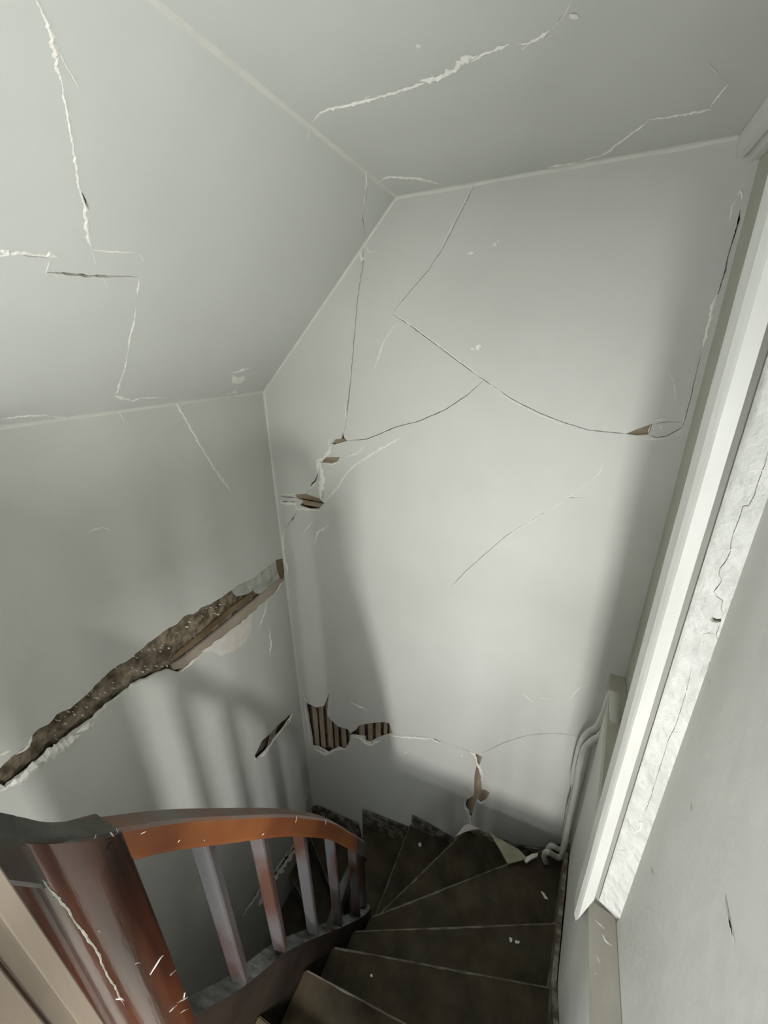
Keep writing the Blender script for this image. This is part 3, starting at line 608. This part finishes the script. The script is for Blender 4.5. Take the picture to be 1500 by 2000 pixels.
flake([(889,1637),(908,1614),(922,1612),(944,1622),(925,1622),(908,1627)], -2.44, .006, 'large curled grey plaster shard at foot of the broken wall', M_pink, .008)
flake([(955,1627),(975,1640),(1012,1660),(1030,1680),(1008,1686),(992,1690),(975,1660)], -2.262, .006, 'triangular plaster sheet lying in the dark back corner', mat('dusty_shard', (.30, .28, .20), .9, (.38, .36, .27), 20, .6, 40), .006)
flake([(1024,1684),(1028,1677),(1038,1671),(1050,1670),(1049,1676),(1036,1682),(1028,1688)], -2.262, .010, 'small pale chunk of rubble beside the pipe ends', M_pink, .004)
flake([(1056,1742),(1062,1746),(1070,1758),(1064,1757)], -2.08 + .0, .006, 'thin grey splinter of plaster beside the right wall skirting', M_pink)

# ------------------------------------------------------------------ banister
ban = thing('banister', 'curved varnished brown wooden banister sweeping down around the stairwell', 'banister', (-.52, .45, -1.6))
rp = [(-.5225, .125, -.555), (-.5225, .186, -.631), (-.5225, .254, -.716), (-.5225, .343, -.84), (-.5225, .471, -1.024), (-.5225, .558, -1.159), (-.5225, .668, -1.346), (-.5235, .755, -1.53),
      (-.5265, .825, -1.68), (-.536, .880, -1.81), (-.560, .925, -1.94), (-.600, .948, -2.07), (-.642, .940, -2.20), (-.675, .900, -2.33), (-.690, .83, -2.46), (-.692, .6, -2.72), (-.692, .3, -3.02), (-.692, 0, -3.32)]
rpath = smoothpath([(-.5285, .098, -.512), *rp], 6)
first = smoothpath([(-.56, -1.0, -.38), (-.56, -.6, -.38), (-.56, -.2, -.38), (-.556, -.05, -.385), (-.550, .02, -.405), (-.541, .065, -.45)], 5)
rpath = first + rpath
vs_ = []
for i, p in enumerate(rpath):
    t = rpath[min(i + 1, len(rpath) - 1)] - rpath[max(i - 1, 0)]; h = math.hypot(t.x, t.y); vs_.append(min(1.75, math.sqrt(1 + (t.z / max(h, 1e-4)) ** 2) / 1.25 * 1.0) if h > 0 else 1.7)
sec = [(-.021, -.058), (.021, -.058), (.0225, -.050), (.0225, -.006), (.018, 0), (-.018, 0), (-.0225, -.006), (-.0225, -.050)]
i1 = min(i for i, p in enumerate(rpath) if p.y >= .172 and i > len(first)); i2 = min(i for i, p in enumerate(rpath) if p.y >= .80)
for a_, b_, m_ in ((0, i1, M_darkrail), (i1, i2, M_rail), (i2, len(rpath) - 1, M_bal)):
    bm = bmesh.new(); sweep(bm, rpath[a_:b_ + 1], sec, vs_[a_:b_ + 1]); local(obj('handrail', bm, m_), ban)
def zrail(y):
    for a, b in zip(rp, rp[1:]):
        if a[1] <= y <= b[1]: return a[2] + (b[2] - a[2]) * (y - a[1]) / (b[1] - a[1])
def zstr(y):
    for a, b in zip(spath, spath[1:]):
        if a.y <= y <= b.y: return a.z + (b.z - a.z) * (y - a.y) / (b.y - a.y)
def baluster(x, y, z0, z1, ang, w_=.031):
    bm = bmesh.new(); h = w_ / 2; c, s = math.cos(ang), math.sin(ang)
    plan = [(x + c * a - s * b, y + s * a + c * b) for a, b in ((-h, -h * .85), (h, -h * .85), (h, h * .85), (-h, h * .85))]
    sl_ = 1.35 if z1 > z0 else 0
    prism(bm, plan, z0, z1); bevel(bm, .003, 1); return local(obj('baluster', bm, M_bal), ban)
for y in (.292, .413, .542, .672, .797): baluster(-.5215, y, zstr(y) - .045, zrail(y) - .045, .5)
for x, y, z0, z1 in ((-.66, .93, -2.66, -2.28), (-.692, .80, -2.93, -2.52), (-.692, .66, -3.08, -2.68), (-.692, .52, -3.22, -2.83)): baluster(x, y, z0, z1, .3)
for k in range(7): baluster(-.56, -.10 - k * .125, ZL, -.43, .5, .031)
bm = bmesh.new(); box(bm, -.585, -.535, -1.02, .02, ZL - .10, ZL + .04); local(obj('landing_curb', bm, M_string), ban)
# end newel where the rail wraps down
bm = bmesh.new(); plan = [(-.553 + .024 * math.cos(a), .892 + .024 * math.sin(a)) for a in [6.283 * k / 12 for k in range(12)]]
prism(bm, plan, -2.5, -1.87); local(obj('newel_post', bm, M_bal), ban)
# broad rounded landing newel
def newel_plan():
    pts = [(-.5005, .179), (-.4935, .168), (-.4915, .158)]
    for k in range(13):
        a = math.pi / 2 * k / 12; pts.append((-.530 + .0405 * math.cos(a), .150 - .068 * math.sin(a)))
    return pts + [(-.536, .081), (-.536, .015), (-.56, .015), (-.56, .179)]  # rear extension added as dark backing for the shadow gap beside the battens
npn = newel_plan()
def ntop(y): return min(-.515, -.545 - (y - .113) * 1.26)
bm = bmesh.new(); prism(bm, npn, ZL - .2, [ntop(p[1]) for p in npn]); bmesh.ops.recalc_face_normals(bm, faces=bm.faces)
bmesh.ops.triangulate(bm, faces=[f for f in bm.faces if len(f.verts) > 4])
bvh = BVHTree.FromBMesh(bm); nw = local(obj('newel_panel', bm, M_newel), ban)
for p in nw.data.polygons: p.use_smooth = abs(p.normal.z) < .3
nw.data.set_sharp_from_angle(angle=math.radians(22))
def on_newel(pts, wd, name, m, h=.0008, parent=None):
    _, L, R = line_poly(pts, wd, .35, step=5); bm = bmesh.new(); prev = None
    for l, r in zip(L, R):
        c = ((l[0] + r[0]) / 2, (l[1] + r[1]) / 2); v = []
        for k, q in enumerate((l, c, r)):
            hit = bvh.ray_cast(Vector((0, 0, 0)), ray(*q))
            if hit[0] is None: v = None; break
            nrm = hit[1] if hit[1].dot(ray(*q)) < 0 else -hit[1]
            v.append(bm.verts.new(hit[0] + nrm * (h * (2 if k == 1 else .6))))
        if v and prev:
            for k in (0, 1): bm.faces.new((prev[k], prev[k + 1], v[k + 1], v[k]))
        prev = v
    return local(obj(name, bm, m), parent or ban)
M_drip = mat('pale_paint_drip', (.40, .42, .36), .5, (.30, .31, .26), 40, .4, 60)
on_newel([(32,1648,6),(50,1685,6),(68,1702,4),(84,1718,4),(96,1735,4),(115,1755,6),(135,1778,5),(143,1795,4),(158,1815,5),(170,1832,7),(184,1848,5),(195,1868,5),(200,1885,4),(212,1908,4),(224,1925,4),(232,1945,3),(240,1958,2),(246,1970,2)], 4, 'paint_drip', M_drip)
on_newel([(93,1728),(100,1742),(107,1755)], 2, 'paint_drip', M_drip)
on_newel([(226,1951),(236,1949),(242,1953)], 6, 'paint_fleck', M_plast)
for a, b, w_ in [((187,1632),(183,1640),5),((214,1628),(220,1634),5),((292,1903),(318,1865),2.5),((332,1905),(352,1886),1.8),((345,1960),(372,1945),3),((352,1978),(368,1970),3),((330,1976),(345,1962),2),((362,1930),(358,1950),2.2),((190,1817),(194,1820),3),((263,1882),(275,1880),2),((378,1955),(388,1970),2)]:
    on_newel([a, ((a[0] + b[0]) / 2 + 1, (a[1] + b[1]) / 2 - 1), b], w_, 'paint_fleck', M_plast)
on_newel([(208,1660,4),(214,1650,7),(219,1645,6),(221,1644,2)], 6, 'knot_hole', mat('black_knot', (.005, .004, .003), .9))
# chips on the side of the rail
def railchip(a, b, w_):
    pl = Plane((-.4995, 0, 0), (0, 1, 0), (0, 0, 1)); _, L, R = line_poly([a, ((a[0] + b[0]) / 2, (a[1] + b[1]) / 2), b], w_, .3, step=3); bm = bmesh.new(); prev = None
    for l, r in zip(L, R):
        v = [bm.verts.new(pl.P(pl.hit(q))) for q in (l, r)]
        if prev: bm.faces.new((prev[0], prev[1], v[1], v[0]))
        prev = v
    local(obj('paint_fleck', bm, M_plast), ban)
for a, b, w_ in [((275,1629),(285,1624),5),((347,1646),(352,1640),3),((398,1640),(400,1643),2),((577,1607),(580,1594),1.6),((635,1612),(637,1600),1.4),((512,1632),(516,1628),3),((227,1618),(246,1665),1.5)]: railchip(a, b, w_)

# ------------------------------------------------------------------ raw battens beside the newel
def batten(x, y0, y1, groove, label, tilt):
    bm = bmesh.new(); w_ = y1 - y0
    if groove: plan = [(x - .02, y0), (x - .003, y0), (x - .003, y0 + w_ * .42), (x, y0 + w_ * .46), (x + .002, y1), (x - .02, y1)]
    else: plan = [(x - .02, y0), (x, y0), (x, y1), (x - .02, y1)]
    prism(bm, plan, ZL, -.44 if groove else -.50); bmesh.ops.translate(bm, verts=bm.verts, vec=(0, 0, 0))
    for v in bm.verts: v.co.y += tilt * (v.co.z + .6); v.co.y += .0006 * noise.noise(v.co * 20)
    bevel(bm, .0012, 1); return tag(obj('wooden_batten', bm, M_batten), label, 'batten')
batten(-.445, .0335, .0645, True, 'raw pale grooved wooden batten leaning against the dark newel', -.022)
batten(-.440, -.005, .0300, False, 'plain raw pale wooden batten at the lower left edge, nearest the camera', -.022)

# ------------------------------------------------------------------ pipes in the back right corner
def pipe(pts, r, label, clips=()):
    t = thing('heating_pipe', label, 'pipe', pts[0])
    bm = bmesh.new(); tube(bm, smoothpath(pts, 6), r, 12); local(obj('pipe_run', bm, M_pipe, smooth=True), t)
    for c in clips:
        bm = bmesh.new(); box(bm, c[0] - r * 1.5, c[0] + r * 1.5, c[1] - .004, c[1] + .045, c[2] - .006, c[2] + .006); local(obj('pipe_clip', bm, M_brass), t)
def pt(u, v, y): r = ray(u, v); return tuple(r * (y / r.y))
pA = [pt(1072,1674,1.43), pt(1070,1660,1.43), pt(1078,1652,1.43), pt(1094,1660,1.44), pt(1100,1655,1.44), pt(1106,1620,1.44), pt(1112,1580,1.44), pt(1121,1545,1.44), pt(1120,1520,1.44), pt(1126,1485,1.44), pt(1135,1452,1.44), pt(1148,1432,1.43), pt(1166,1420,1.40), pt(1178,1398,1.38), pt(1188,1370,1.38), pt(1195,1352,1.38)]
pB = [pt(1066,1684,1.38), pt(1063,1672,1.38), pt(1070,1664,1.38), pt(1088,1674,1.40), pt(1099,1668,1.40), pt(1108,1620,1.40), pt(1116,1580,1.40), pt(1125,1540,1.40), pt(1130,1505,1.40), pt(1136,1480,1.40), pt(1143,1460,1.40), pt(1160,1445,1.38), pt(1174,1436,1.36), pt(1186,1412,1.34), pt(1194,1392,1.33)]
pipe(pA, .0125, 'white painted pipe against the back wall, upper of the pair')
pipe(pB, .0125, 'white painted pipe in front of its twin, lower of the pair')
pC = [pt(1200,1352,1.30), pt(1200,1380,1.28), pt(1201,1430,1.25), pt(1200,1470,1.22)]
pipe([(c[0], c[1], c[2]) for c in pC], .016, 'thick upright beige pipe end between the bent pipes and the door casing')
